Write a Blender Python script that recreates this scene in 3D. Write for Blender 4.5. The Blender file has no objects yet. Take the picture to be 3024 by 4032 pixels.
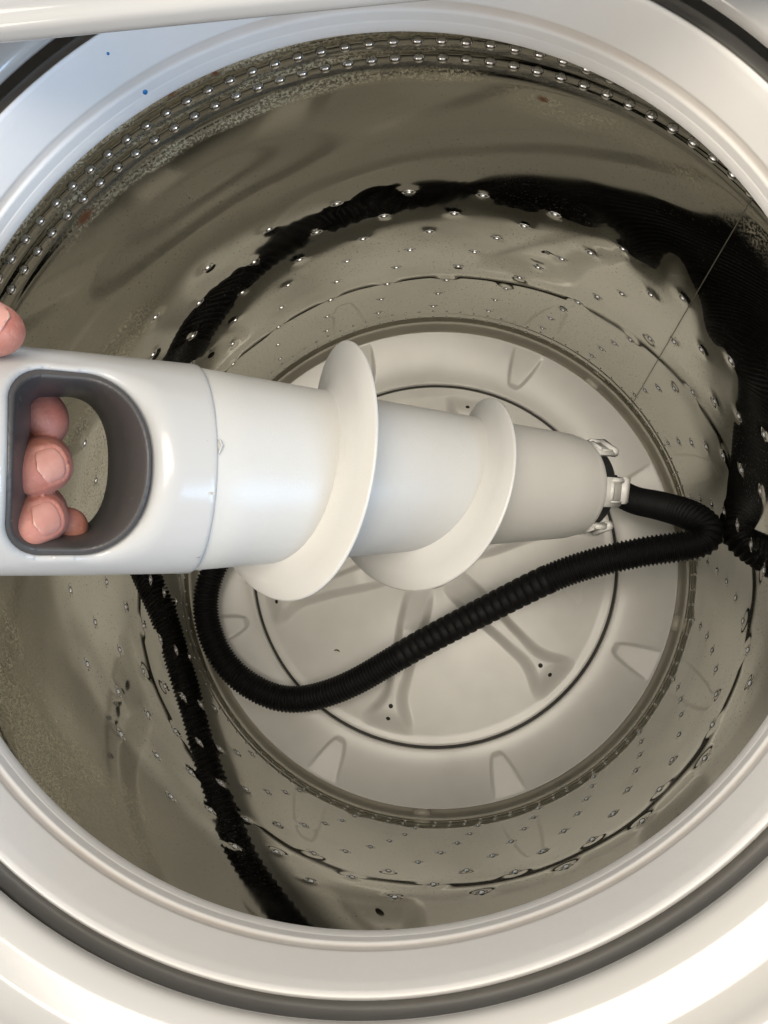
import bpy, bmesh, math, random
import numpy as np
from mathutils import Matrix, Vector

random.seed(4)
rng = np.random.default_rng(11)
S = bpy.context.scene
COL = S.collection
R = math.radians

# ------------------------------------------------------------------ camera
cam = bpy.data.cameras.new("camera")
cam.sensor_fit = 'VERTICAL'
cam.sensor_height = 36.0
cam.lens = 36.0 * 3002 / 4032
cam.clip_start = 0.01
cam.clip_end = 60
cam_o = bpy.data.objects.new("camera", cam)
COL.objects.link(cam_o)
cam_o.matrix_world = Matrix.Translation((0.0618, -0.0994, 0.8269)) @ \
    Matrix.Rotation(math.hypot(0.1808, 0.1338), 4, Vector((0.1808, 0.1338, 0)))
S.camera = cam_o

# ------------------------------------------------------------------ world and lamps (indoors)
W = bpy.data.worlds.new("World")
S.world = W
W.use_nodes = True
bg = W.node_tree.nodes["Background"]
bg.inputs[0].default_value = (1.0, 0.975, 0.93, 1)
bg.inputs[1].default_value = 0.56


def area(name, loc, target, sx, sy, power, col):
    l = bpy.data.lights.new(name, 'AREA')
    l.shape = 'RECTANGLE'
    l.size, l.size_y = sx, sy
    l.energy = power
    l.color = col
    o = bpy.data.objects.new(name, l)
    COL.objects.link(o)
    o.location = loc
    o.rotation_euler = (Vector(target) - Vector(loc)).to_track_quat('-Z', 'Y').to_euler()
    return o


area("window_light", (2.3, -1.45, 1.45), (0, 0, 0.5), 1.1, 1.3, 42, (0.42, 0.66, 1.0))
area("ceiling_light", (0.08, -0.20, 2.5), (0, 0, 0.4), 1.2, 1.2, 38, (1.0, 0.91, 0.77))

area("room_lamp", (-2.0, -1.7, 1.65), (0, 0, 0.5), 1.5, 1.0, 27, (1.0, 0.90, 0.76))

S.view_settings.view_transform = 'Standard'
S.view_settings.look = 'None'
S.view_settings.exposure = 0.17
S.view_settings.gamma = 1.0
S.view_settings.use_curve_mapping = False
S.cycles.max_bounces = 7
S.cycles.glossy_bounces = 6
S.cycles.diffuse_bounces = 4
S.cycles.use_adaptive_sampling = True
S.cycles.adaptive_threshold = 0.03
S.cycles.caustics_refractive = False
S.cycles.use_denoising = True


# ------------------------------------------------------------------ helpers
def link(o, parent=None):
    COL.objects.link(o)
    if parent is not None:
        o.parent = parent
    return o


def mk(name, verts, faces, mat, parent=None, smooth=True):
    me = bpy.data.meshes.new(name)
    me.from_pydata([tuple(map(float, v)) for v in verts], [], [tuple(map(int, f)) for f in faces])
    me.update()
    if smooth:
        me.shade_smooth()
    if mat:
        me.materials.append(mat)
    return link(bpy.data.objects.new(name, me), parent)


def empty(name, loc=(0, 0, 0), parent=None):
    o = bpy.data.objects.new(name, None)
    o.empty_display_size = 0.05
    link(o, parent)
    o.location = loc
    return o


def tag(o, label=None, cat=None, group=None, kind=None):
    if label: o["label"] = label
    if cat: o["category"] = cat
    if group: o["group"] = group
    if kind: o["kind"] = kind
    return o


def lathe(profile, n=160, axis='z', close=False):
    """profile list of (r, h); returns verts, faces."""
    V, F = [], []
    m = len(profile)
    for i in range(n):
        a = 2 * math.pi * i / n
        c, s = math.cos(a), math.sin(a)
        for r, h in profile:
            V.append((r * c, r * s, h) if axis == 'z' else (h, r * s, r * c))
    for i in range(n):
        j = (i + 1) % n
        for k in range(m - 1 + (1 if close else 0)):
            k2 = (k + 1) % m
            F.append((i * m + k, j * m + k, j * m + k2, i * m + k2))
    if axis != 'z':
        F = [f[::-1] for f in F]
    return V, F


def rounded(profile, rad, steps=4):
    """round the inner corners of an open profile."""
    P = [np.array(p, float) for p in profile]
    out = [P[0]]
    for i in range(1, len(P) - 1):
        a, b, c = P[i - 1], P[i], P[i + 1]
        da, dc = np.linalg.norm(a - b), np.linalg.norm(c - b)
        q = min(rad, 0.45 * da, 0.45 * dc)
        p0, p1 = b + (a - b) / da * q, b + (c - b) / dc * q
        for t in np.linspace(0, 1, steps + 1):
            out.append((1 - t) ** 2 * p0 + 2 * t * (1 - t) * b + t * t * p1)
    out.append(P[-1])
    return [tuple(p) for p in out]


def surface_nets(fn, lo, hi, h):
    lo, hi = np.array(lo, float), np.array(hi, float)
    n = np.ceil((hi - lo) / h).astype(int) + 1
    ax = [lo[i] + h * np.arange(n[i]) for i in range(3)]
    X, Y, Z = np.meshgrid(*ax, indexing='ij')
    v = fn(np.stack([X, Y, Z], -1).reshape(-1, 3)).reshape(n)
    ins = v < 0
    c = [ins[a:n[0] - 1 + a, b:n[1] - 1 + b, d:n[2] - 1 + d] for a in (0, 1) for b in (0, 1) for d in (0, 1)]
    st = np.sum(c, axis=0)
    act = (st > 0) & (st < 8)
    idx = -np.ones(act.shape, int)
    cells = np.argwhere(act)
    idx[act] = np.arange(len(cells))
    P = lo + (cells + 0.5) * h
    for _ in range(4):
        f0 = fn(P)
        e = h * 0.2
        g = np.stack([(fn(P + np.eye(3)[i] * e) - fn(P - np.eye(3)[i] * e)) / (2 * e) for i in range(3)], -1)
        g2 = np.maximum((g * g).sum(1), 0.05)
        st_ = (f0 / g2)[:, None] * g
        ln = np.linalg.norm(st_, axis=1, keepdims=True)
        P = P - st_ * np.minimum(1, 0.6 * h / np.maximum(ln, 1e-9))
    F = []
    for axn in range(3):
        o = [i for i in range(3) if i != axn]
        sl0 = [slice(None)] * 3
        sl1 = [slice(None)] * 3
        sl0[axn] = slice(0, n[axn] - 1)
        sl1[axn] = slice(1, n[axn])
        ch = ins[tuple(sl0)] != ins[tuple(sl1)]
        ed = np.argwhere(ch)
        ed = ed[(ed[:, o[0]] > 0) & (ed[:, o[1]] > 0) & (ed[:, o[0]] < n[o[0]] - 1) & (ed[:, o[1]] < n[o[1]] - 1)]
        d0, d1 = np.zeros(3, int), np.zeros(3, int)
        d0[o[0]], d1[o[1]] = 1, 1
        q = np.stack([idx[tuple((ed - d0 - d1).T)], idx[tuple((ed - d1).T)], idx[tuple(ed.T)], idx[tuple((ed - d0).T)]], 1)
        s_in = ins[tuple(ed.T)]
        flip = s_in if axn != 1 else ~s_in
        q[~flip] = q[~flip][:, ::-1]
        F.append(q)
    return P, np.concatenate(F)


def sstep(x, a, b):
    t = np.clip((x - a) / (b - a), 0, 1)
    return t * t * (3 - 2 * t)


def smin(a, b, k):
    h = np.clip(0.5 + 0.5 * (b - a) / k, 0, 1)
    return b + (a - b) * h - k * h * (1 - h)


def smax(a, b, k):
    return -smin(-a, -b, k)


# ------------------------------------------------------------------ materials
def new_mat(name):
    m = bpy.data.materials.new(name)
    m.use_nodes = True
    return m, m.node_tree, m.node_tree.nodes["Principled BSDF"]


class G:
    """tiny node-graph builder"""
    def __init__(self, nt): self.nt = nt

    def n(self, t, **kw):
        x = self.nt.nodes.new(t)
        for k, v in kw.items(): setattr(x, k, v)
        return x

    def set(self, sock, v):
        if isinstance(v, bpy.types.NodeSocket): self.nt.links.new(v, sock)
        else: sock.default_value = v

    def m(self, op, a, b=None, c=None, clamp=False):
        x = self.n('ShaderNodeMath', operation=op, use_clamp=clamp)
        for i, v in enumerate((a, b, c)):
            if v is not None: self.set(x.inputs[i], v)
        return x.outputs[0]

    def ss(self, v, e0, e1):
        x = self.n('ShaderNodeMapRange', interpolation_type='SMOOTHSTEP')
        self.set(x.inputs[0], v)
        self.set(x.inputs[1], e0)
        self.set(x.inputs[2], e1)
        return x.outputs[0]

    def noise(self, vec, scale, detail=2, rough=0.5, dist=0.0):
        x = self.n('ShaderNodeTexNoise')
        if vec is not None: self.set(x.inputs['Vector'], vec)
        x.inputs['Scale'].default_value = scale
        x.inputs['Detail'].default_value = detail
        x.inputs['Roughness'].default_value = rough
        x.inputs['Distortion'].default_value = dist
        return x.outputs['Fac']

    def vor(self, vec, scale, feature='F1', rnd=1.0):
        x = self.n('ShaderNodeTexVoronoi', feature=feature)
        if vec is not None: self.set(x.inputs['Vector'], vec)
        x.inputs['Scale'].default_value = scale
        x.inputs['Randomness'].default_value = rnd
        return x.outputs['Distance']

    def mixc(self, f, a, b):
        x = self.n('ShaderNodeMix', data_type='RGBA')
        self.set(x.inputs[0], f)
        self.set(x.inputs[6], a)
        self.set(x.inputs[7], b)
        return x.outputs[2]

    def mixf(self, f, a, b):
        x = self.n('ShaderNodeMix', data_type='FLOAT')
        self.set(x.inputs[0], f)
        self.set(x.inputs[2], a)
        self.set(x.inputs[3], b)
        return x.outputs[0]

    def bump(self, h, strength, dist):
        x = self.n('ShaderNodeBump')
        x.inputs['Strength'].default_value = strength
        x.inputs['Distance'].default_value = dist
        self.set(x.inputs['Height'], h)
        return x.outputs[0]

    def obj(self):
        return self.n('ShaderNodeTexCoord').outputs['Object']


def plastic(name, col, rough, var=0.04, bump=0.0, bscale=900, dirt=None, sss=0.0, scale=9, coat=0.0):
    m, nt, b = new_mat(name)
    g = G(nt)
    co = g.obj()
    n1 = g.noise(co, scale, 3, 0.6)
    c2 = tuple(max(0, x * (1 - var * 3)) for x in col) + (1,)
    c = g.mixc(g.ss(n1, 0.35, 0.75), col + (1,), c2)
    if dirt:
        sp = g.ss(g.noise(co, dirt[0], 3, 0.7), dirt[1], dirt[1] + 0.05)
        c = g.mixc(g.m('MULTIPLY', sp, dirt[3]), c, dirt[2] + (1,))
    g.set(b.inputs['Base Color'], c)
    g.set(b.inputs['Roughness'], g.mixf(n1, rough * 0.75, rough * 1.25))
    if bump:
        g.set(b.inputs['Normal'], g.bump(g.noise(co, bscale, 2), bump, 0.0006))
    if sss:
        b.inputs['Subsurface Weight'].default_value = sss
        b.inputs['Subsurface Radius'].default_value = (0.006, 0.005, 0.004)
    if coat:
        b.inputs['Coat Weight'].default_value = coat
        b.inputs['Coat Roughness'].default_value = 0.08
    return m


M_CAP = plastic("cap_plastic", (0.480, 0.476, 0.465), 0.20, 0.01, 0.05, 500, dirt=(420, 0.72, (0.35, 0.28, 0.22), 0.5))
M_BARREL = plastic("barrel_plastic", (0.540, 0.532, 0.508), 0.36, 0.02, 0.16, 1100, dirt=(360, 0.725, (0.35, 0.27, 0.2), 0.5), sss=0.0)
M_RING = plastic("ring_plastic", (0.90, 0.885, 0.865), 0.40, 0.012, 0.04, 700, dirt=(300, 0.755, (0.3, 0.25, 0.2), 0.5))
g = G(M_RING.node_tree)
b = M_RING.node_tree.nodes["Principled BSDF"]
old = b.inputs['Base Color'].links[0].from_socket
co = g.obj()
sp = g.n('ShaderNodeSeparateXYZ')
g.set(sp.inputs[0], co)
zc = g.m('ABSOLUTE', g.m('SUBTRACT', sp.outputs[2], 0.5058))
f = g.m('MULTIPLY', g.m('SUBTRACT', 1.0, g.ss(zc, 0.0015, 0.0032)), g.mixf(g.noise(co, 30, 3), 0.12, 0.55))
g.set(b.inputs['Base Color'], g.mixc(f, old, (0.60, 0.47, 0.34, 1)))
M_PLATE = plastic("plate_plastic", (0.755, 0.738, 0.70), 0.25, 0.05, 0.12, 900, dirt=(260, 0.74, (0.25, 0.17, 0.1), 0.6))
M_CAB = plastic("cabinet_enamel", (0.50, 0.49, 0.47), 0.10, 0.008, 0.02, 60, coat=0.4)
M_LINER = plastic("liner_rubber", (0.060, 0.057, 0.057), 0.42, 0.06, 0.2, 1400, dirt=(520, 0.70, (0.55, 0.5, 0.42), 0.7))
M_GREY = plastic("tub_cover_grey", (0.36, 0.345, 0.32), 0.45, 0.05, 0.1, 600)
M_BLACK = plastic("black_hose", (0.006, 0.006, 0.0065), 0.55, 0.1, 0.1, 700, dirt=(240, 0.72, (0.10, 0.10, 0.10), 0.25))
M_BLACK.node_tree.nodes['Principled BSDF'].inputs['Specular IOR Level'].default_value = 0.28
M_PLUG = plastic("black_plug", (0.014, 0.014, 0.016), 0.5, 0.1, 0.2, 800)
M_GAP = plastic("gap_shade", (0.016, 0.013, 0.009), 0.6, 0.2, 0.2, 300)  # near-black colour stands in for the shade inside the gap and pinholes
M_BASE = plastic("basket_base", (0.60, 0.57, 0.49), 0.38, 0.06, 0.1, 300)
M_BLUE = plastic("blue_detergent", (0.02, 0.22, 0.55), 0.3, 0.05)
M_FLAKE = plastic("brown_flake", (0.12, 0.05, 0.02), 0.7, 0.1)


def steel_mat(name, stains=True, rough=0.012):
    m, nt, b = new_mat(name)
    g = G(nt)
    b.inputs['Metallic'].default_value = 1.0
    base = (0.72, 0.71, 0.64, 1)
    if not stains:
        b.inputs['Base Color'].default_value = (0.92, 0.90, 0.87, 1)
        b.inputs['Roughness'].default_value = rough
        return m
    uvn = g.n('ShaderNodeUVMap')
    uvn.uv_map = "wall"
    uv = uvn.outputs[0]

    def att(nm):
        x = g.n('ShaderNodeAttribute')
        x.attribute_name = nm
        return x.outputs['Fac']

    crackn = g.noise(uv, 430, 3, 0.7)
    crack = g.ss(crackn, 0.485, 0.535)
    c = g.mixc(att("tone_shade"), base, (0.285, 0.275, 0.232, 1))
    lime_glare = g.m('MULTIPLY', att("lime_glare"), g.mixf(crack, 0.18, 1.0), clamp=True)
    spot = g.m('MULTIPLY', g.ss(crackn, 0.61, 0.65), g.mixf(att("spotty"), 0.35, 1.0))
    dk = g.m('MULTIPLY', att("dark"), g.mixf(crack, 0.55, 1.0))
    rust = att("rust")
    c = g.mixc(g.m('MULTIPLY', spot, 0.55), c, (0.20, 0.19, 0.165, 1))
    c = g.mixc(g.m('MULTIPLY', lime_glare, 0.9), c, (0.92, 0.85, 0.62, 1))
    c = g.mixc(dk, c, (0.028, 0.028, 0.027, 1))
    c = g.mixc(rust, c, (0.24, 0.075, 0.012, 1))
    sm = att("seam")
    c = g.mixc(g.m('MULTIPLY', sm, 0.6), c, (0.17, 0.16, 0.13, 1))
    r = g.m('ADD', rough, g.m('MULTIPLY', att("haze"), 0.035))
    r = g.m('ADD', r, g.m('MULTIPLY', lime_glare, 0.38))
    r = g.m('ADD', r, g.m('MULTIPLY', g.m('MAXIMUM', dk, rust), 0.35), clamp=True)
    met = g.m('SUBTRACT', 1.0, g.m('MAXIMUM', g.m('MAXIMUM', g.m('MAXIMUM', rust, dk), g.m('MULTIPLY', spot, 0.55)), g.m('MULTIPLY', lime_glare, 0.85)), clamp=True)
    g.set(b.inputs['Base Color'], c)
    g.set(b.inputs['Roughness'], r)
    g.set(b.inputs['Metallic'], met)
    return m


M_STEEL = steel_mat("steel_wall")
M_BEAD = steel_mat("steel_bead", False, 0.17)

m, nt, b = new_mat("skin")
g = G(nt)
co = g.obj()
n1 = g.noise(co, 60, 3, 0.6)
n2 = g.noise(co, 420, 3, 0.65)
c = g.mixc(g.ss(n1, 0.3, 0.7), (0.52, 0.225, 0.17, 1), (0.40, 0.135, 0.10, 1))
c = g.mixc(g.m('MULTIPLY', g.ss(n2, 0.5, 0.75), 0.35), c, (0.66, 0.36, 0.27, 1))
g.set(b.inputs['Base Color'], c)
b.inputs['Roughness'].default_value = 0.55
b.inputs['Subsurface Weight'].default_value = 0.22
b.inputs['Subsurface Radius'].default_value = (0.0045, 0.0016, 0.0008)
hh = g.m('ADD', g.m('MULTIPLY', g.vor(co, 1700), 0.5), g.noise(co, 900, 3, 0.6))
g.set(b.inputs['Normal'], g.bump(hh, 0.30, 0.0004))
M_SKIN = m
m, nt, b = new_mat("nail")
g = G(nt)
co = g.obj()
c = g.mixc(g.ss(g.noise(co, 120, 2), 0.3, 0.7), (0.56, 0.26, 0.205, 1), (0.62, 0.32, 0.26, 1))
g.set(b.inputs['Base Color'], c)
b.inputs['Roughness'].default_value = 0.30
b.inputs['Subsurface Weight'].default_value = 0.15
b.inputs['Subsurface Radius'].default_value = (0.002, 0.001, 0.0006)
M_NAIL = m
m, nt, b = new_mat("nail_edge")
b.inputs['Base Color'].default_value = (0.62, 0.38, 0.30, 1)
b.inputs['Roughness'].default_value = 0.4
M_NEDGE = m

# ------------------------------------------------------------------ washing machine
RW = 0.265
washer = tag(empty("washing_machine"), "top loading washing machine with white rim and stained steel drum", "washing machine")

# holes and bumps on the drum wall: (theta, z)
HOLE_Z = [0.271, 0.2405, 0.211, 0.181, 0.1515, 0.122, 0.092, 0.0625]
HOLE_T = [0.0, 5.25, 10.25, 14.6, 18.1, 20.85, 23.1, 24.6]
holes = []
for k in range(28):
    for z, t in zip(HOLE_Z, HOLE_T):
        holes.append((63.6 + k * 360 / 28 + t, z))

# drum wall
NC, NR = 960, 250
zs = np.linspace(0.0205, 0.482, NR)
ts = np.linspace(-180, 180, NC + 1)[:-1]
TT, ZZ = np.meshgrid(ts, zs, indexing='ij')
dr = np.zeros_like(TT)
tr = np.radians(TT)
for _ in range(44):                                   # slow dents in the rolled sheet
    k = int(rng.integers(2, 26))
    kz = rng.uniform(-1, 1) * 2 * math.pi / 0.11
    wl = 1 / math.hypot(k / RW, kz) * 2 * math.pi
    dr += 0.00062 * wl / (2 * math.pi) * rng.normal() * np.sin(k * tr + kz * ZZ + rng.uniform(0, 6.28))
fade = np.clip((ZZ - 0.02) / 0.05, 0.15, 1)
near = np.exp(-(((TT - 40) / 34) ** 2) - ((ZZ - 0.28) / 0.08) ** 2)      # the sheet is more buckled beside the weld
dr *= fade * (1 - 0.65 * np.clip((ZZ - 0.27) / 0.06, 0, 1) * (1 - near))
for t0, z0, wt, wz, a in [(58, 0.292, 2.6, 0.016, 0.00042), (50, 0.262, 2.2, 0.020, -0.00045), (43, 0.285, 2.4, 0.022, 0.00050), (33, 0.262, 2.6, 0.024, -0.00055),
                          (26, 0.305, 2.8, 0.022, 0.00055), (20, 0.262, 2.4, 0.022, -0.00050), (14, 0.300, 3.0, 0.02, 0.0005), (68, 0.282, 2.4, 0.014, 0.0003),
                          (80, 0.278, 2.8, 0.013, -0.0003), (95, 0.270, 3.2, 0.014, 0.0003), (112, 0.272, 3.0, 0.014, -0.0003), (126, 0.262, 3.0, 0.016, 0.0003)]:
    dr += 0.55 * a * np.exp(-(((TT - t0) / (1.35 * wt)) ** 2) - ((ZZ - z0) / (1.2 * wz)) ** 2)
for t0, z0 in holes:
    j = int(round((((t0 + 180) % 360)) / 360 * NC))
    ii = np.arange(j - 20, j + 21) % NC
    du = np.radians((ts[ii] - t0 + 180) % 360 - 180) * RW
    w = np.exp(-((du[:, None] / 0.0075) ** 2 + ((zs[None, :] - z0) / 0.0050) ** 2))
    dr[ii] -= 0.00024 * w
for z0, a, s in [(0.0290, 0.0003, 0.0025), (0.0425, 0.0003, 0.003), (0.4195, 0.0006, 0.004), (0.4330, 0.0006, 0.004), (0.4060, 0.0006, 0.004)]:
    dr += a * np.exp(-((ZZ - z0) / s) ** 2)
rr = RW + dr
Vw = np.stack([rr * np.cos(tr), rr * np.sin(tr), ZZ], -1).reshape(-1, 3)
ii, jj = np.meshgrid(np.arange(NC), np.arange(NR - 1), indexing='ij')
i2 = (ii + 1) % NC
Fw = np.stack([ii * NR + jj, ii * NR + jj + 1, i2 * NR + jj + 1, i2 * NR + jj], -1).reshape(-1, 4)
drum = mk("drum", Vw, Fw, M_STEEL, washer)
uvl = drum.data.uv_layers.new(name="wall")
U = np.radians(TT).reshape(-1) * RW
lu = np.zeros(len(drum.data.loops), int)
drum.data.loops.foreach_get("vertex_index", lu)
uu = U[lu].reshape(-1, 4)
wrap = (uu.max(1) - uu.min(1)) > 0.5
uu[wrap] = np.where(uu[wrap] < 0, uu[wrap] + 2 * math.pi * RW, uu[wrap])
uvl.data.foreach_set("uv", np.stack([uu.reshape(-1), ZZ.reshape(-1)[lu]], -1).astype(np.float32).reshape(-1))
def vnoise(x, y, fx, fy, seed):
    """tileable-ish smooth value noise on the wall, x in degrees, y in metres"""
    q = np.random.default_rng(seed)
    nx, ny = max(3, int(round(360 * fx))), int(0.5 * fy) + 3
    T = q.random((nx, ny))
    a, b_ = (x + 180) / 360 * nx, y * fy
    i, j = np.floor(a).astype(int), np.floor(b_).astype(int)
    f, h = a - i, b_ - j
    f, h = f * f * (3 - 2 * f), h * h * (3 - 2 * h)
    i0, i1 = i % nx, (i + 1) % nx
    return (T[i0, j] * (1 - f) + T[i1, j] * f) * (1 - h) + (T[i0, j + 1] * (1 - f) + T[i1, j + 1] * f) * h


def fbm(x, y, fx, fy, seed, o=3):
    return sum(vnoise(x, y, fx * 2 ** k, fy * 2 ** k, seed + k) * 0.5 ** k for k in range(o)) / sum(0.5 ** k for k in range(o))


def bnd(x, c0, hw, soft):
    t = np.clip((np.abs(x - c0) - hw + soft) / (2 * soft), 0, 1)
    return 1 - t * t * (3 - 2 * t)


def bth(c0, hw, soft): return bnd((TT - c0 + 180) % 360 - 180, 0, hw, soft)


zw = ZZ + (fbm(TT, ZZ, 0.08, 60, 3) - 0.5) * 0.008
lime_glare_a = np.maximum.reduce([
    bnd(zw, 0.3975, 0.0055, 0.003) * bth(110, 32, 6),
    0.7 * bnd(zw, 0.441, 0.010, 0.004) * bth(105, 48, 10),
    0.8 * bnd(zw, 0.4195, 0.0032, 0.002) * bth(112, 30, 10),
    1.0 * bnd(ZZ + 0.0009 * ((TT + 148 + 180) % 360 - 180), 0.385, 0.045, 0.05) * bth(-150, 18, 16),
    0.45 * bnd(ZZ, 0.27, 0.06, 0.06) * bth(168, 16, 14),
    0.5 * bnd(zw, 0.284, 0.016, 0.016) * bth(147, 9, 8),  # no scale here: a bright glare painted in as a pale patch
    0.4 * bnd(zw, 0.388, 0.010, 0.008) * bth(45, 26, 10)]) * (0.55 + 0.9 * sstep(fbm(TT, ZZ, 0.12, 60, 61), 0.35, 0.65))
lime_glare_a = np.clip(lime_glare_a, 0, 1)
wz = ZZ + (fbm(TT, ZZ, 0.25, 90, 9) - 0.5) * 0.006
dark_a = np.maximum(bnd(wz, 0.4205, 0.0013, 0.0011), bnd(wz, 0.4062, 0.0017, 0.0013)) * bth(100, 42, 10)


def blob(t0, z0, a, b_, seed):
    du = np.radians((TT - t0 + 180) % 360 - 180) * RW / a
    dz = (ZZ - z0) / b_
    return 1 - sstep(np.hypot(du, dz) + (fbm(TT, ZZ, 0.6, 400, seed) - 0.5) * 0.9, 0.65, 1.25)


for q, (t0, z0, a, b_) in enumerate([(65.67, 0.1905, 0.0060, 0.0018), (64.02, 0.2101, 0.0020, 0.0020), (-147.6, 0.2532, 0.0023, 0.0034),
                                     (-145.4, 0.2740, 0.0022, 0.0034), (-139.1, 0.3030, 0.0022, 0.0034), (137.5, 0.1711, 0.0019, 0.0019)]):
    dark_a = np.maximum(dark_a, blob(t0, z0, a, b_, 50 + q))
rust_a = np.zeros_like(TT)
for q, (t0, z0, a, b_) in enumerate([(137.66, 0.4006, 0.0080, 0.0036), (67.74, 0.3899, 0.0042, 0.0026), (111.9, 0.4347, 0.0022, 0.0022), (118.2, 0.4354, 0.0022, 0.0020)]):
    rust_a = np.maximum(rust_a, blob(t0, z0, a, b_, 70 + q))
seam_a = bnd((TT - 36.2 + 180) % 360 - 180, 0, 0.30, 0.3) * 0.35
tone_shade_a = sstep(fbm(TT, ZZ, 0.03, 12, 21, 4) * 0.7 + 0.45 * sstep(ZZ + (fbm(TT, ZZ, 0.05, 20, 27) - 0.5) * 0.05, 0.25, 0.31), 0.30, 0.75)  # random mottling, plus the upper wall's dim reflection painted in as darker steel
haze_a = sstep(fbm(TT, ZZ, 0.06, 20, 31, 4), 0.45, 0.75) + 0.9 * sstep(ZZ + (fbm(TT, ZZ, 0.05, 20, 27) - 0.5) * 0.05, 0.285, 0.33) * (1 - 0.8 * bth(35, 35, 15))
spotty_a = sstep(fbm(TT, ZZ, 0.04, 16, 41, 2), 0.45, 0.75)
for nm, arr in (("lime_glare", lime_glare_a), ("dark", dark_a * 0.9), ("rust", rust_a * 0.93), ("seam", seam_a), ("tone_shade", tone_shade_a), ("haze", haze_a), ("spotty", spotty_a)):
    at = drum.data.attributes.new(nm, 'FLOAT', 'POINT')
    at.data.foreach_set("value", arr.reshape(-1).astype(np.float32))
drum["label"] = "brushed steel drum wall with water stains and limescale"


def wall_matrix(t, z, r=RW):
    a = R(t)
    n = Vector((-math.cos(a), -math.sin(a), 0))
    up = Vector((0, 0, 1))
    x = up.cross(n)
    M = Matrix((x, up, n)).transposed().to_4x4()
    M.translation = Vector((r * math.cos(a), r * math.sin(a), z))
    return M


def dome(prof, n, sx, sy):
    V, F = [], []
    for k, (r, h) in enumerate(prof):
        for i in range(n):
            a = 2 * math.pi * i / n
            V.append((r * sx * math.cos(a), r * sy * math.sin(a), h))
    for k in range(len(prof) - 1):
        for i in range(n):
            j = (i + 1) % n
            F.append((k * n + i, k * n + j, (k + 1) * n + j, (k + 1) * n + i))
    F.append(tuple((len(prof) - 1) * n + i for i in range(n)))
    return V, F


def proto(name, vf, mat):
    me = bpy.data.meshes.new(name)
    me.from_pydata(vf[0], [], vf[1])
    me.shade_smooth()
    me.materials.append(mat)
    return me


bead_vf = dome([(1.0, -0.0006), (0.93, 0.0003), (0.82, 0.0014), (0.60, 0.0024), (0.32, 0.0029), (0.08, 0.0030)], 12, 0.0041, 0.0030)
hole_vf = dome([(1.0, -0.0005), (0.93, 0.00035), (0.80, 0.0005), (0.64, -0.0001), (0.52, -0.0001), (0.42, 0.0008), (0.28, 0.0015), (0.08, 0.0018)], 14, 0.0062, 0.0028)
rivet_vf = dome([(1.0, -0.0004), (0.8, 0.0005), (0.5, 0.0009), (0.1, 0.0011)], 10, 0.0017, 0.0015)
bead_me, hole_me = proto("drum_bead", bead_vf, M_BEAD), proto("drain_hole", hole_vf, M_BEAD)

CP = np.array([0.0618, -0.0994, 0.8269])
cam_inv = cam_o.matrix_world.inverted()


def in_view(t, z, margin=0.0):
    """does the photograph show this spot of the wall (inside the frame, below the rim)?"""
    P = np.array([RW * math.cos(R(t)), RW * math.sin(R(t)), z])
    q = cam_inv @ Vector(P)
    x, y = 3002 * q.x / -q.z, 3002 * q.y / -q.z
    if abs(x) > 1512 + 12 or abs(y) > 2016: return False
    k = (0.4919 - z) / (CP[2] - z)
    L = P + (CP - P) * k
    return math.hypot(L[0], L[1]) < 0.2128 - margin


def add_inst(name, me, t, z):
    o = bpy.data.objects.new(name, me)
    link(o, drum)
    o.matrix_local = wall_matrix(t, z)


def merged(name, vf, places, mat):
    V, F = [], []
    for t, z in places:
        M = wall_matrix(t, z)
        o = len(V)
        V += [tuple(M @ Vector(p)) for p in vf[0]]
        F += [tuple(i + o for i in f) for f in vf[1]]
    o = mk(name, V, F, mat, drum)
    o["kind"] = "stuff"
    return o


rest_b, rest_h = [], []
for row, (z, t0) in enumerate([(0.4261, math.degrees(2.6017)), (0.4126, math.degrees(2.6591))]):
    for k in range(112):
        t = t0 - k * 360 / 112
        if in_view(t, z): add_inst("drum_bead", bead_me, t, z)
        else: rest_b.append((t, z))
for t, z in holes:
    if in_view(t, z): add_inst("drain_hole", hole_me, t, z)
    else: rest_h.append((t, z))
merged("bead_row", bead_vf, rest_b, M_BEAD)
merged("drain_hole_row", hole_vf, rest_h, M_BEAD)
low = []
for z, off in [(0.036, 88.66), (0.049, 88.46)]:
    low += [(off + k * 360 / 112, z) for k in range(112)]
merged("rivet_row", rivet_vf, low, M_BEAD)

# welded seam of the sheet: a narrow raised bead standing a hair off the wall
V, F = [], []
jm = int(round((36.2 + 180) / 360 * NC))
for j in range(4, NR - 2):
    for k, (w, h) in enumerate([(-0.00042, -0.0002), (-0.0003, 0.00022), (0.0003, 0.00022), (0.00042, -0.0002)]):
        a = R(36.2) + w / RW
        q = rr[jm, j] - h
        V.append((q * math.cos(a), q * math.sin(a), zs[j]))
for j in range(NR - 7):
    for k in range(3): F.append((j * 4 + k, j * 4 + k + 1, j * 4 + k + 5, j * 4 + k + 4))
m_seam, nt_, b_s = new_mat("weld")
b_s.inputs['Base Color'].default_value = (0.30, 0.28, 0.22, 1)
b_s.inputs['Metallic'].default_value = 0.7
b_s.inputs['Roughness'].default_value = 0.5
mk("weld_seam", V, F, m_seam, drum)

# plastic foot of the drum below the steel
V, F = lathe(rounded([(0.2665, 0.0235), (0.2635, 0.0215), (0.2632, 0.006), (0.262, 0.001), (0.257, -0.004), (0.20, -0.03), (0.02, -0.03)], 0.002), 180)
mk("drum_foot", V, F, M_BASE, washer)
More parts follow.
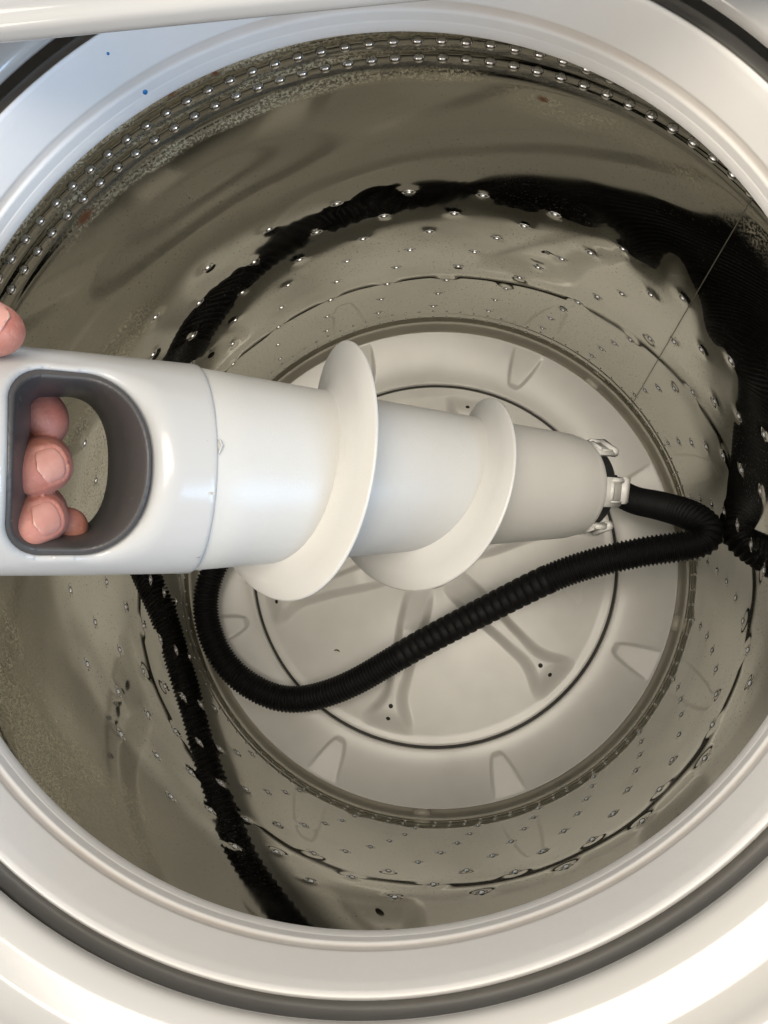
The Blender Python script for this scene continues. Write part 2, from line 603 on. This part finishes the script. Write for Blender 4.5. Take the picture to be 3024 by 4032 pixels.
# small moulded tabs in the gap
for t in (-91.5, -15.0, 47.0, 200.0):
    bm = bmesh.new()
    bmesh.ops.create_cube(bm, size=1)
    bmesh.ops.scale(bm, vec=(0.016, 0.008, 0.005), verts=bm.verts)
    bmesh.ops.bevel(bm, geom=bm.edges[:], offset=0.0015, segments=2, affect='EDGES')
    me = bpy.data.meshes.new("drum_tab")
    bm.to_mesh(me); bm.free()
    me.shade_smooth(); me.materials.append(M_BASE)
    o = link(bpy.data.objects.new("drum_tab", me), washer)
    o.location = (0.2615 * math.cos(R(t)), 0.2615 * math.sin(R(t)), 0.008)
    o.rotation_euler = (0, 0, R(t + 90))


# wash plate: polar height field with fins, split at the gap
def angd(t, c):
    return (t - c + 180) % 360 - 180


FIN_T = [-71.0 + 45 * k for k in range(8)]
VANE_T = [-44.2 + 60 * k for k in range(6)]


def z_outer(r, t):
    base = 0.0005 + 0.0165 * np.clip((r - 0.202) / 0.0545, 0, 1) ** 1.5
    zp254 = 0.0005 + 0.0165 * ((0.254 - 0.202) / 0.0545) ** 1.5
    z = base
    for c in FIN_T:
        du = np.radians(angd(t, c)) * r
        fr = np.clip((r - 0.2090) / 0.0450, 0, 1)
        hw = 0.0170 * np.clip((r - 0.2108) / 0.0425, 0, 1.1) ** 0.46
        top = 0.0056 + (zp254 - 0.0056) * fr
        h = np.maximum(top - base, 0) * sstep(r, 0.2108, 0.2165)
        z = np.maximum(z, base + h * (1 - sstep(np.abs(du), hw - 0.0016, hw + 0.0012)) * (r > 0.2108))
    return z


def z_inner(r, t):
    z = -0.002 + 0.010 * (1 - sstep(r, 0.0, 0.19)) + 0.0
    z = z + 0.0008 * sstep(r, 0.186, 0.196)
    for c in VANE_T:
        du = np.radians(angd(t, c)) * r
        neck = 0.0165 - 0.004 * sstep(r, 0.06, 0.12)
        hw = neck + 0.0175 * sstep(r, 0.138, 0.190) ** 1.3
        h = 0.0125 * sstep(r, 0.03, 0.085) * (1 - sstep(r, 0.1665, 0.1885))
        soft = 0.0085 + 0.005 * sstep(r, 0.12, 0.175)
        z = z + h * (1 - sstep(np.abs(du), hw - soft, hw + 0.0012))
    return z


def polar(fn, rs, n):
    t = np.linspace(0, 360, n, endpoint=False)
    Rr, T = np.meshgrid(rs, t, indexing='xy')
    Z = fn(Rr, T)
    V = np.stack([Rr * np.cos(np.radians(T)), Rr * np.sin(np.radians(T)), Z], -1).reshape(-1, 3)
    m = len(rs)
    a, b = np.meshgrid(np.arange(n), np.arange(m - 1), indexing='ij')
    a2 = (a + 1) % n
    F = np.stack([a * m + b, a * m + b + 1, a2 * m + b + 1, a2 * m + b], -1).reshape(-1, 4)
    return V, F


V, F = polar(z_outer, np.concatenate([[0.1996, 0.2000], np.linspace(0.2008, 0.2555, 90), [0.2562, 0.2566]]), 1080)
V = V.reshape(1080, -1, 3)
V[:, 0, 2] = -0.02
V[:, 1, 2] -= 0.0012
V[:, -2, 2] -= 0.0012
V[:, -1, 2] = -0.004
V = V.reshape(-1, 3)
mk("drum_floor", V, F, M_PLATE, washer)
V, F = polar(z_inner, np.concatenate([[0.004], np.linspace(0.012, 0.1961, 100), [0.1965, 0.1966]]), 720)
V = V.reshape(720, -1, 3)
V[:, -2, 2] -= 0.0004
V[:, -1, 2] = -0.02
V = V.reshape(-1, 3)
plate = mk("wash_plate", V, F, M_PLATE, washer)
plate["label"] = "round moulded wash plate with six flared fins"
V, F = lathe([(0.1961, -0.0042), (0.1999, -0.0036)], 160)  # shallow dark strip under the lip, painting the shade of a deep gap
mk("plate_gap", V, F, M_GAP, washer)
# drain pinholes in the fins
V, F = lathe([(0.0, 0.0), (0.0021, 0.0), (0.0024, -0.0006)], 14)
ph_me = proto("pinhole", (V, F), M_GAP)
for c in VANE_T:
    for r in (0.161, 0.1745):
        o = link(bpy.data.objects.new("pinhole", ph_me), plate)
        zz = float(z_inner(np.array([r]), np.array([c]))[0])
        o.location = (r * math.cos(R(c)), r * math.sin(R(c)), zz + 0.0006)
        if r > 0.17: o.rotation_euler = Vector((math.cos(R(c)) * 0.45, math.sin(R(c)) * 0.45, 0.9)).to_track_quat('Z', 'Y').to_euler()
# hub the agitator clips on to
V, F = lathe(rounded([(0.0, 0.030), (0.016, 0.030), (0.019, 0.022), (0.030, 0.018), (0.034, 0.006), (0.040, 0.0)], 0.003), 64)
mk("hub", V, F, M_PLATE, plate)

# balance ring
prof = rounded([(0.2655, 0.476), (0.222, 0.484), (0.2150, 0.4885), (0.2130, 0.4900), (0.2128, 0.4935), (0.21315, 0.4965), (0.2134, 0.4972),
                (0.2134, 0.5025), (0.2146, 0.5042), (0.21495, 0.5070), (0.2148, 0.5086), (0.2152, 0.5105), (0.2186, 0.5265), (0.2200, 0.5315),
                (0.2212, 0.5330), (0.2232, 0.5312), (0.2240, 0.5270), (0.2250, 0.500), (0.2660, 0.490)], 0.0013, 4)
V, F = lathe(prof, 240)
ring = mk("balance_ring", V, F, M_RING, washer)
ring["label"] = "pale plastic balance ring round the mouth of the drum"
for t, r, z, s in [(121.02, 0.2134, 0.4985, 0.0017), (122.5, 0.2183, 0.5240, 0.0010)]:
    V, F = dome([(1.0, -0.0002), (0.85, 0.0003), (0.5, 0.0006), (0.1, 0.0007)], 14, s * 0.85, s)
    o = mk("detergent_drop", V, F, M_BLUE, ring)
    o.matrix_local = wall_matrix(t, z, r)

# tub cover seen in the slot
V, F = lathe(rounded([(0.2246, 0.505), (0.2250, 0.5255), (0.2262, 0.5285), (0.2315, 0.5290), (0.2330, 0.5275), (0.2335, 0.510), (0.30, 0.505)], 0.001), 180)
mk("tub_cover", V, F, M_GREY, washer)

# cabinet top with its round mouth
LIPC = (0.0015, -0.0015)
cp = rounded([(0.2330, 0.5390), (0.2250, 0.5410), (0.2212, 0.5460), (0.2222, 0.5500), (0.2275, 0.5530), (0.2400, 0.5562), (0.2445, 0.5590),
              (0.2475, 0.5625), (0.2520, 0.5640), (0.2640, 0.5646), (0.2700, 0.5676), (0.2760, 0.5690), (0.2950, 0.5690)], 0.003, 4)
n = 288
V, F = [], []
mm = len(cp)
sq = []
for i in range(n):
    a = 2 * math.pi * i / n
    c, s = math.cos(a), math.sin(a)
    for r, z in cp: V.append((LIPC[0] + r * c, LIPC[1] + r * s, z))
    k = 1 / (abs(c) ** 10 + abs(s) ** 10) ** 0.1
    for q, z in ((0.325, 0.5685), (0.345, 0.5620), (0.352, 0.545), (0.352, 0.25)): V.append((q * k * c, q * k * s, z))
mm += 4
for i in range(n):
    j = (i + 1) % n
    for k in range(mm - 1): F.append((i * mm + k, j * mm + k, j * mm + k + 1, i * mm + k + 1))
cab = mk("cabinet_top", V, F, M_CAB, washer)
cab["label"] = "glossy white enamel cabinet top round the drum mouth"

# straight overhang of the rear console at the far side of the mouth
pr = rounded([(0.40, 0.5700), (0.170, 0.5790), (0.1475, 0.5800), (0.1435, 0.5835), (0.1440, 0.5905), (0.1480, 0.5935), (0.1500, 0.5980),
              (0.158, 0.6060), (0.40, 0.6200)], 0.0028, 4)
V, F = [], []
xs = np.linspace(-0.34, 0.34, 9)
for x in xs:
    for y, z in pr: V.append((x, y - 0.006, z))
m_ = len(pr)
for i in range(len(xs) - 1):
    for k in range(m_ - 1): F.append((i * m_ + k, i * m_ + k + 1, (i + 1) * m_ + k + 1, (i + 1) * m_ + k))
F.append(tuple(range(m_)))
F.append(tuple((len(xs) - 1) * m_ + k for k in range(m_))[::-1])
con = mk("console", V, F, M_CAB, washer)
con["label"] = "white rear console edge hanging over the drum mouth"

# ------------------------------------------------------------------ agitator
AP = np.array([-0.0649, -0.0229, 0.5187])
Aa = np.array([0.8123, 0.0771, -0.5782]); Aa /= np.linalg.norm(Aa)
An = np.array([0.5800, -0.2115, 0.7866]); An -= An.dot(Aa) * Aa; An /= np.linalg.norm(An)
At = np.cross(An, Aa)
AM = Matrix(((Aa[0], At[0], An[0], AP[0]), (Aa[1], At[1], An[1], AP[1]), (Aa[2], At[2], An[2], AP[2]), (0, 0, 0, 1)))
agi = empty("agitator")
agi.matrix_world = AM
tag(agi, "white plastic agitator post with spiral vane and grey lined grip hole, held in the drum", "agitator")


def rb(s): return 0.0438 - 0.0689 * s


SE = 0.2165
prof = [(0.030, -0.004), (rb(0) - 0.0006, -0.003)] + [(rb(s), s) for s in np.linspace(-0.001, SE - 0.009, 14)]
for a in np.linspace(0, 80, 7)[1:]:
    prof.append((rb(SE) - 0.0012 * (1 - math.cos(R(a))) * 2.2, SE - 0.009 + 0.009 * math.sin(R(a))))
prof += [(rb(SE) - 0.0045, SE + 0.0004), (0.0215, SE - 0.001), (0.0215, SE - 0.03), (0.001, SE - 0.03)]
V, F = lathe(prof, 128, 'x')
barrel = mk("barrel", V, F, M_BARREL, agi)
bev = None

# spiral vane
phs = np.radians(np.arange(-178, 566, 2.0))
ks = np.radians([-178, -115, -60, 0, 75, 130, 180, 235, 275, 315, 360, 430, 460, 566])
sv = np.interp(phs, ks, [0.0115, 0.0263, 0.0440, 0.0535, 0.0612, 0.0712, 0.0810, 0.0925, 0.1065, 0.1200, 0.1310, 0.1450, 0.1512, 0.1720])
kr = np.radians([-178, -140, -115, -80, -40, 0, 45, 75, 100, 130, 180, 235, 275, 315, 360, 400, 430, 460, 500, 566])
fl = np.interp(phs, kr, [-0.002, 0.004, 0.0115, 0.0178, 0.0205, 0.0222, 0.0238, 0.0242, 0.0232, 0.0226, 0.0205, 0.0180, 0.0200, 0.0195, 0.0180, 0.0150, 0.0112, 0.0080, 0.0050, -0.002])
kern = np.ones(25) / 25


def smo(x):
    p = np.pad(x, 24, mode='reflect', reflect_type='odd')
    for _ in range(2): p = np.convolve(p, kern, 'same')
    return p[24:-24]


sv, fl = smo(sv), smo(fl)
lean = 0.004
V, F = [], []
for s, f, ph in zip(sv, fl, phs):
    r0 = rb(s)
    f = max(f, -0.0015)
    q = max(f, 0.0001)
    sec = [(-0.002, -0.0030), (0.0006, -0.0024), (0.003, -0.0013), (q * 0.5, -0.0011), (q - 0.0008, -0.0009), (q, -0.0004),
           (q, 0.0004), (q - 0.0008, 0.0009), (q * 0.5, 0.0013), (0.003, 0.0017), (0.0006, 0.0034), (-0.002, 0.0042)]
    for dr_, ds in sec:
        dr_ = min(dr_, max(q, 0.0)) if f > 0.0005 else min(dr_, -0.0003)
        rad = r0 + dr_
        V.append((s + ds + lean * (dr_ / 0.022), rad * math.sin(ph), rad * math.cos(ph)))
ns = 12
for i in range(len(phs) - 1):
    for k in range(ns - 1): F.append((i * ns + k, i * ns + k + 1, (i + 1) * ns + k + 1, (i + 1) * ns + k))
mk("spiral_vane", V, F, M_BARREL, agi)

# cap with the grip hole (implicit surface)
CH = np.array([-0.0497, 0.0])            # hole centre in (s, t)
HS, HT = 0.0236, 0.0338                  # half sizes


def cap_body(P):
    s, t, n = P[:, 0], P[:, 1], P[:, 2]
    rad = np.hypot(t, n)
    rc = 0.0449 + 0.018 * np.clip(s + 0.05, -0.1, 0) + 0.004 * np.clip(s + 0.03, 0, 0.03)
    side = rad - rc
    d = smax(side, -(s + 0.104), 0.022)
    d = smax(d, s + 0.0005, 0.0016)
    # hollow at the back of the bar where the palm goes
    sc = smax(n + 0.011, s + 0.060, 0.012)
    return smax(d, -sc, 0.008)


def dshape(P, grow=0.0, hs=HS, ht=HT):
    s, t = P[:, 0] - CH[0] - 0.0006, P[:, 1] - CH[1]
    rad = 0.0125
    qx = np.abs(s) - hs - grow + rad
    qy = np.abs(t) - ht - grow + rad
    box = np.minimum(np.maximum(qx, qy), 0) + np.hypot(np.maximum(qx, 0), np.maximum(qy, 0)) - rad
    a, b_, e = hs + grow, ht + grow, 2.25
    x, y = np.maximum(s, 1e-6) / a, np.abs(t) / b_ + 1e-6
    k = (x ** e + y ** e) ** (1 / e)
    gx, gy = (x / k) ** (e - 1) / a, (y / k) ** (e - 1) / b_
    ell = (k - 1) / np.hypot(gx, gy)
    return np.where(s > 0, ell, box)


def cap_sdf(P):
    k = 0.0035 + 0.0085 * np.clip((P[:, 0] - CH[0]) / HS, 0, 1)
    return smax(cap_body(P), -dshape(P), k)


P, F = surface_nets(cap_sdf, (-0.108, -0.049, -0.049), (0.003, 0.049, 0.049), 0.00115)
mk("cap", P, F, M_CAP, agi)


def liner_sdf(P):
    n = P[:, 2]
    t = P[:, 1]
    surf = np.sqrt(np.maximum(0.0449 ** 2 - t * t, 1e-6))
    k = np.clip(np.abs(n) / surf, 0, 1)
    lf = np.clip((CH[0] - P[:, 0]) / HS, 0, 1)
    inner = (0.0062 + 0.0046 * lf) * (1 - 0.92 * k ** (3.0 - 1.8 * lf))        # how far the lining stands into the hole
    outer = dshape(P, 0.0006)
    hole = dshape(P) + inner
    d = smax(outer, -hole, 0.003)
    return smax(d, cap_body(P) + 0.0016, 0.0012)


P, F = surface_nets(liner_sdf, (-0.076, -0.036, -0.046), (-0.023, 0.036, 0.046), 0.0009)
lin = mk("grip_liner", P, F, M_LINER, agi)
lin["label"] = "dark grey rubbery lining of the grip hole"

# nick on the seam
V, F = [], []
pts = [(-0.0012, 0.0128, 0), (0.0002, 0.0118, 0), (0.0010, 0.0098, 0), (0.0003, 0.0080, 0), (-0.0004, 0.0062, 0)]
for i, (s, t, _) in enumerate(pts):
    nn = math.sqrt(0.0446 ** 2 - t * t)
    w = 0.0006 if 0 < i < len(pts) - 1 else 0.0002
    for a in range(6):
        V.append((s + w * math.cos(a * math.pi / 3), t, nn - 0.0002 + w * math.sin(a * math.pi / 3)))
for i in range(len(pts) - 1):
    for a in range(6): F.append((i * 6 + a, i * 6 + (a + 1) % 6, i * 6 + 6 + (a + 1) % 6, i * 6 + 6 + a))
mk("seam_nick", V, F, M_CAP, agi)

# black plug and clips at the foot
prof = rounded([(0.001, SE + 0.0105), (0.0205, SE + 0.0120), (0.0240, SE + 0.0090), (0.0243, SE - 0.004)], 0.0025)
V, F = lathe(prof[::-1], 64, 'x')
mk("foot_plug", V, F, M_PLUG, agi)


def clip(phi):
    bm = bmesh.new()

    def box(x0, x1, y0, y1, z0, z1, bv=0.0009):
        r = bmesh.ops.create_cube(bm, size=1)
        vs = r['verts']
        for v in vs:
            v.co = Vector(((x0 + x1) / 2 + v.co.x * (x1 - x0), (y0 + y1) / 2 + v.co.y * (y1 - y0), (z0 + z1) / 2 + v.co.z * (z1 - z0)))
        es = list({e for v in vs for e in v.link_edges})
        bmesh.ops.bevel(bm, geom=es, offset=bv, segments=2, affect='EDGES')
    z = 0.0236
    box(SE - 0.006, SE + 0.0125, -0.0086, 0.0076, z, z + 0.0026)
    box(SE + 0.0110, SE + 0.0165, -0.0066, 0.0080, z - 0.0010, z + 0.0038)
    box(SE + 0.0035, SE + 0.0120, 0.0046, 0.0074, z + 0.001, z + 0.0036, 0.0006)
    box(SE + 0.0035, SE + 0.0120, -0.0066, -0.0046, z + 0.001, z + 0.0032, 0.0006)
    box(SE + 0.0030, SE + 0.0058, -0.0046, 0.0050, z + 0.001, z + 0.0034, 0.0006)
    bmesh.ops.rotate(bm, cent=(0, 0, 0), matrix=Matrix.Rotation(phi, 3, 'X'), verts=bm.verts)
    me = bpy.data.meshes.new("clip")
    bm.to_mesh(me); bm.free()
    me.shade_smooth(); me.materials.append(M_BARREL)
    link(bpy.data.objects.new("clip", me), agi)


for ph in (4, -62, 68, 180, 125, -120):
    clip(R(ph))

# ------------------------------------------------------------------ hose
path = [(-0.140, 0.104, 0.030), (-0.105, 0.112, 0.029), (-0.055, 0.113, 0.030), (0.0, 0.1145, 0.030), (0.05, 0.1125, 0.030), (0.10, 0.106, 0.031), (0.145, 0.090, 0.036),
        (0.178, 0.073, 0.046), (0.2036, 0.0521, 0.0580), (0.2195, 0.0415, 0.0850), (0.2336, 0.0307, 0.1120), (0.2455, 0.0205, 0.1300),
        (0.2540, 0.0085, 0.1380), (0.2485, -0.0022, 0.1390), (0.2325, -0.0062, 0.1360), (0.2055, -0.0091, 0.1310), (0.1803, -0.0136, 0.1240),
        (0.1545, -0.0193, 0.1150), (0.1280, -0.0276, 0.1050), (0.1004, -0.0398, 0.0950), (0.0719, -0.0538, 0.0850), (0.0325, -0.0734, 0.0730),
        (-0.0081, -0.0945, 0.0620), (-0.0395, -0.1124, 0.0540), (-0.0713, -0.1306, 0.0470), (-0.1050, -0.1441, 0.0410), (-0.1338, -0.1497, 0.0370),
        (-0.1592, -0.1477, 0.0360), (-0.1876, -0.1353, 0.0360), (-0.2102, -0.1169, 0.0370), (-0.2273, -0.0902, 0.0400), (-0.2359, -0.0583, 0.0420),
        (-0.2324, -0.0271, 0.0440), (-0.218, 0.005, 0.044), (-0.198, 0.030, 0.043), (-0.176, 0.050, 0.042)]
Pp = np.array(path)


def catmull(Pp, per=60):
    Q = np.vstack([2 * Pp[0] - Pp[1], Pp, 2 * Pp[-1] - Pp[-2]])
    out = []
    for i in range(1, len(Q) - 2):
        p0, p1, p2, p3 = Q[i - 1:i + 3]
        for t in np.linspace(0, 1, per, endpoint=False):
            out.append(0.5 * ((2 * p1) + (p2 - p0) * t + (2 * p0 - 5 * p1 + 4 * p2 - p3) * t * t + (3 * p1 - p0 - 3 * p2 + p3) * t ** 3))
    out.append(Pp[-1])
    return np.array(out)


cv = catmull(Pp)
for _ in range(2):
    kk = np.ones(41) / 41
    pad = np.pad(cv, ((20, 20), (0, 0)), mode='reflect', reflect_type='odd')
    cv = np.stack([np.convolve(pad[:, i], kk, 'valid') for i in range(3)], 1)
dl = np.r_[0, np.cumsum(np.linalg.norm(np.diff(cv, axis=0), axis=1))]
LT = dl[-1]


def at_len(l):
    return np.stack([np.interp(l, dl, cv[:, i]) for i in range(3)], -1)


def nearest_len(p):
    return dl[np.argmin(np.linalg.norm(cv - np.array(p), axis=1))]


hose = tag(empty("corrugated_hose", (0, 0, 0)), "black corrugated drain hose looped across the floor of the drum", "hose")
HR = 0.0138


def hose_part(name, l0, l1, kind, label=None):
    if kind == 'fine': pitch, per = 0.0036, 8
    elif kind == 'coarse': pitch, per = 0.0083, 12
    else: pitch, per = 0.004, 2
    npit = max(1, int(round((l1 - l0) / pitch)))
    L = np.linspace(l0, l1, npit * per + 1)
    x = np.linspace(0, npit, npit * per + 1) % 1.0
    x[-1] = 0
    if kind == 'fine': rad = HR - 0.0020 * (0.5 - 0.5 * np.cos(2 * math.pi * x)) ** 0.8
    elif kind == 'coarse': rad = HR + 0.0002 - 0.0017 * (np.abs(x - 0.5) * 2) ** 4 - 0.0004 * x
    else: rad = np.full(len(L), HR + 0.0012)
    C = at_len(L)
    T = np.gradient(at_len(L), L, axis=0)
    Tl = at_len(np.clip(L + 0.004, 0, LT)) - at_len(np.clip(L - 0.004, 0, LT))
    T = Tl / np.linalg.norm(Tl, axis=1, keepdims=True)
    nseg = 26
    V, F = [], []
    ang = np.linspace(0, 2 * math.pi, nseg, endpoint=False)
    for c_, t_, r_ in zip(C, T, rad):
        u_ = np.cross(t_, (0.13, 0.21, 0.97)); u_ /= np.linalg.norm(u_)
        w_ = np.cross(t_, u_)
        V.append(c_ + r_ * (np.cos(ang)[:, None] * u_ + np.sin(ang)[:, None] * w_))
    V = np.concatenate(V)
    nL = len(L)
    a, b_ = np.meshgrid(np.arange(nL - 1), np.arange(nseg), indexing='ij')
    b2 = (b_ + 1) % nseg
    F = np.stack([a * nseg + b_, a * nseg + b2, (a + 1) * nseg + b2, (a + 1) * nseg + b_], -1).reshape(-1, 4).tolist()
    F.append(list(range(nseg))[::-1])
    F.append([(nL - 1) * nseg + i for i in range(nseg)])
    o = mk(name, V, F, M_BLACK, hose)
    if label: o["label"] = label
    return o


la = nearest_len((0.1195, -0.031, 0.102))
lb = nearest_len((-0.0260, -0.105, 0.0575))
hose_part("ribbed_section", 0.022, la, 'fine')
hose_part("wide_ribbed_section", la, lb, 'coarse', "hose section with wider ribs in the middle of the drum")
hose_part("ribbed_section", lb, LT - 0.045, 'fine')
hose_part("end_cuff", 0.0, 0.0225, 'smooth')
hose_part("end_cuff", LT - 0.0455, LT, 'smooth')

# ------------------------------------------------------------------ hand
hand = empty("hand")
hand.matrix_world = AM


def rcone(P, a, b, r1, r2):
    a, b = np.array(a), np.array(b)
    ba = b - a
    h = np.clip(((P - a) @ ba) / (ba @ ba), 0, 1)
    return np.linalg.norm(P - a - h[:, None] * ba, axis=1) - (r1 + (r2 - r1) * h)


FING = {
    'index': [(-0.1060, 0.0290, -0.0370, 0.0105), (-0.0800, 0.0300, -0.0380, 0.0092), (-0.0640, 0.0222, -0.0150, 0.0092), (-0.0606, 0.0180, -0.0040, 0.0093), (-0.0590, 0.0158, 0.0010, 0.0083)],
    'middle': [(-0.1080, 0.0110, -0.0400, 0.0108), (-0.0690, 0.0090, -0.0310, 0.0096), (-0.0588, 0.0010, 0.0040, 0.0083), (-0.0598, -0.0010, 0.0165, 0.0085), (-0.0640, -0.0040, 0.0222, 0.0077)],
    'ring': [(-0.1080, -0.0080, -0.0390, 0.0104), (-0.0690, -0.0080, -0.0300, 0.0092), (-0.0598, -0.0186, 0.0040, 0.0081), (-0.0608, -0.0208, 0.0165, 0.0083), (-0.0650, -0.0240, 0.0222, 0.0075)],
    'little': [(-0.1070, -0.0250, -0.0350, 0.0094), (-0.0780, -0.0230, -0.0280, 0.0082), (-0.0618, -0.0240, -0.0060, 0.0080), (-0.0496, -0.0248, 0.0060, 0.0076)],
    'thumb': [(-0.1500, 0.0180, -0.0330, 0.0150), (-0.1330, 0.0390, -0.0080, 0.0125), (-0.1060, 0.0460, 0.0230, 0.0104), (-0.0860, 0.0462, 0.0270, 0.0104), (-0.0760, 0.0460, 0.0285, 0.0086)],
}


def finger(P, ch):
    d = None
    for (a, b_) in zip(ch[:-1], ch[1:]):
        q = rcone(P, a[:3], b_[:3], a[3], b_[3])
        d = q if d is None else smin(d, q, 0.008)
    return d


NAILS = [('middle', (0.34, 0.06, 0.94), (-0.86, -0.30, 0.32), (-0.0606, -0.0012, 0.0190), 0.0064, 0.0060),
         ('ring', (0.34, 0.06, 0.94), (-0.86, -0.30, 0.32), (-0.0615, -0.0210, 0.0190), 0.0062, 0.0058),
         ('thumb', (0.0, 0.45, 0.88), (0.98, 0.0, 0.15), (-0.0790, 0.0462, 0.0280), 0.0075, 0.0075)]


def nail_frame(nrm, d):
    d = np.array(d, float) / np.linalg.norm(d)
    nrm = np.array(nrm, float)
    nrm -= nrm.dot(d) * d
    nrm /= np.linalg.norm(nrm)
    return d, nrm, np.cross(d, nrm)


def hand_sdf(P, folds=True):
    d = hand_core(P)
    if folds:                                     # skin folds round the nails, creases at the end joints
        for key, nrm, dd, c0, wid, ln in NAILS:
            dd, nn, x = nail_frame(nrm, dd)
            q = P - np.array(c0)
            u, v, h = q @ x / wid, q @ dd / ln, q @ nn
            rho = (np.abs(u) ** 3 + np.abs(v) ** 3) ** (1 / 3)
            on = (h > -0.002) & (h < 0.014)
            d = d - on * (0.00055 * np.exp(-((rho - 1.16) / 0.12) ** 2) * sstep(-v, -0.75, -0.2) - 0.00030 * (1 - sstep(rho, 0.85, 1.02)))
            jc = (q @ dd) / ln + 2.25
            for off in (0.0, 0.28, -0.22):
                d = d + on * 0.00022 * np.exp(-((jc - off + 0.06 * np.sin(u * 3)) / 0.05) ** 2)
    return d


def hand_core(P):
    palm = rcone(P, (-0.112, 0.022, -0.043), (-0.112, -0.018, -0.040), 0.0135, 0.0125)
    palm = smin(palm, rcone(P, (-0.112, 0.020, -0.043), (-0.172, 0.004, -0.052), 0.0145, 0.019), 0.015)
    palm = smin(palm, rcone(P, (-0.112, -0.016, -0.040), (-0.172, -0.010, -0.050), 0.0140, 0.019), 0.015)
    palm = smin(palm, rcone(P, (-0.150, 0.018, -0.040), (-0.165, 0.004, -0.048), 0.017, 0.019), 0.015)
    palm = smin(palm, rcone(P, (-0.175, -0.003, -0.052), (-0.215, -0.020, -0.052), 0.021, 0.0235), 0.02)
    d = palm
    fs = [finger(P, FING[k]) for k in ('index', 'middle', 'ring', 'little')]
    ff = fs[0]
    for q in fs[1:]: ff = smin(ff, q, 0.0004)
    d = smin(d, ff, 0.006)
    d = smin(d, finger(P, FING['thumb']), 0.008)
    return d


P, F = surface_nets(hand_sdf, (-0.244, -0.052, -0.082), (-0.034, 0.070, 0.046), 0.0011)
body = mk("palm_and_fingers", P, F, M_SKIN, hand)
# forearm running back from the wrist towards the person
fa, fd = np.array([-0.196, -0.0119, -0.052]), np.array([-0.90, -0.40, 0.10])
fd = fd / np.linalg.norm(fd)
fu = np.cross(fd, (0, 0, 1)); fu /= np.linalg.norm(fu)
fv = np.cross(fd, fu)
V, F = [], []
sec = [(0.0, 0.0214, 0.0205), (0.02, 0.0226, 0.0215), (0.05, 0.0262, 0.0225), (0.09, 0.0315, 0.0260), (0.14, 0.0375, 0.0320), (0.20, 0.0420, 0.0375), (0.26, 0.0430, 0.0400)]
for l, ru, rv in sec:
    for i in range(28):
        q = 2 * math.pi * i / 28
        V.append(fa + fd * l + fu * ru * math.cos(q) + fv * rv * math.sin(q))
for k in range(len(sec) - 1):
    for i in range(28):
        j = (i + 1) % 28
        F.append((k * 28 + i, k * 28 + j, k * 28 + 28 + j, k * 28 + 28 + i))
F.append(tuple((len(sec) - 1) * 28 + i for i in range(28)))
mk("forearm", V, F, M_SKIN, hand)
tag(hand, "bare hand gripping the agitator by its grip hole, thumb on top", "hand")


def nail(key, nrm, d, c0, wid, length):
    d, nrm, x = nail_frame(nrm, d)
    nu, nv = 17, 19
    c0 = np.array(c0, float)
    P0, EE = [], []
    F = []
    for j in range(nv):
        v = -1 + 2 * j / (nv - 1)
        w = wid * max(0.30, (1 - min(0.995, abs(v)) ** 4.0) ** 0.36)   # rounded at both ends
        for i in range(nu):
            u = -1 + 2 * i / (nu - 1)
            vv = v
            vv = v - 0.22 * v * u * u * (1 if v > 0 else 0.6)
            P0.append(c0 + x * u * w + d * (vv * length) + nrm * 0.02)
            e = max(abs(u), abs(v))
            EE.append(0.00012 - 0.0006 * max(0, abs(u) - 0.78) / 0.22 - 0.0006 * max(0, -v - 0.8) / 0.2 + 0.00022 * max(0, v - 0.7) / 0.3)
    V = np.array(P0)
    for _ in range(40): V = V - nrm * (hand_core(V) * 0.8)[:, None]
    V = V + nrm * np.array(EE)[:, None]
    for j in range(nv - 1):
        for i in range(nu - 1):
            F.append((j * nu + i, j * nu + i + 1, (j + 1) * nu + i + 1, (j + 1) * nu + i))
    o = mk("fingernail", V, F, M_NAIL, hand)
    o.data.materials.append(M_NEDGE)
    for p in o.data.polygons:
        if p.index // (nu - 1) >= nv - 2: p.material_index = 1
    sol = o.modifiers.new("thickness", 'SOLIDIFY')
    sol.thickness = 0.0003
    sol.offset = 0
    return o


for q in NAILS: nail(*q)

# ------------------------------------------------------------------ loose flake on the wash plate
V, F = [], []
for i, (x, y) in enumerate([(-0.0034, -0.0008), (-0.0018, 0.0010), (0.0006, 0.0013), (0.0027, 0.0002), (0.0034, -0.0018), (0.0021, -0.0012), (0.0004, -0.0001), (-0.0016, -0.0004)]):
    V.append((x, y, 0.0004 + 0.0008 * math.sin(i)))
    V.append((x * 0.9, y * 0.9, 0.0012 + 0.0008 * math.sin(i)))
k8 = 8
F = [tuple(2 * i for i in range(k8))[::-1], tuple(2 * i + 1 for i in range(k8))] + [(2 * i, 2 * ((i + 1) % k8), 2 * ((i + 1) % k8) + 1, 2 * i + 1) for i in range(k8)]
fk = mk("debris_flake", V, F, M_FLAKE, None, False)
fk.location = (-0.1006, -0.0995, float(z_inner(np.array([0.1415]), np.array([-135.3]))[0]) + 0.0003)
tag(fk, "small curled brown flake lying on the wash plate", "debris")
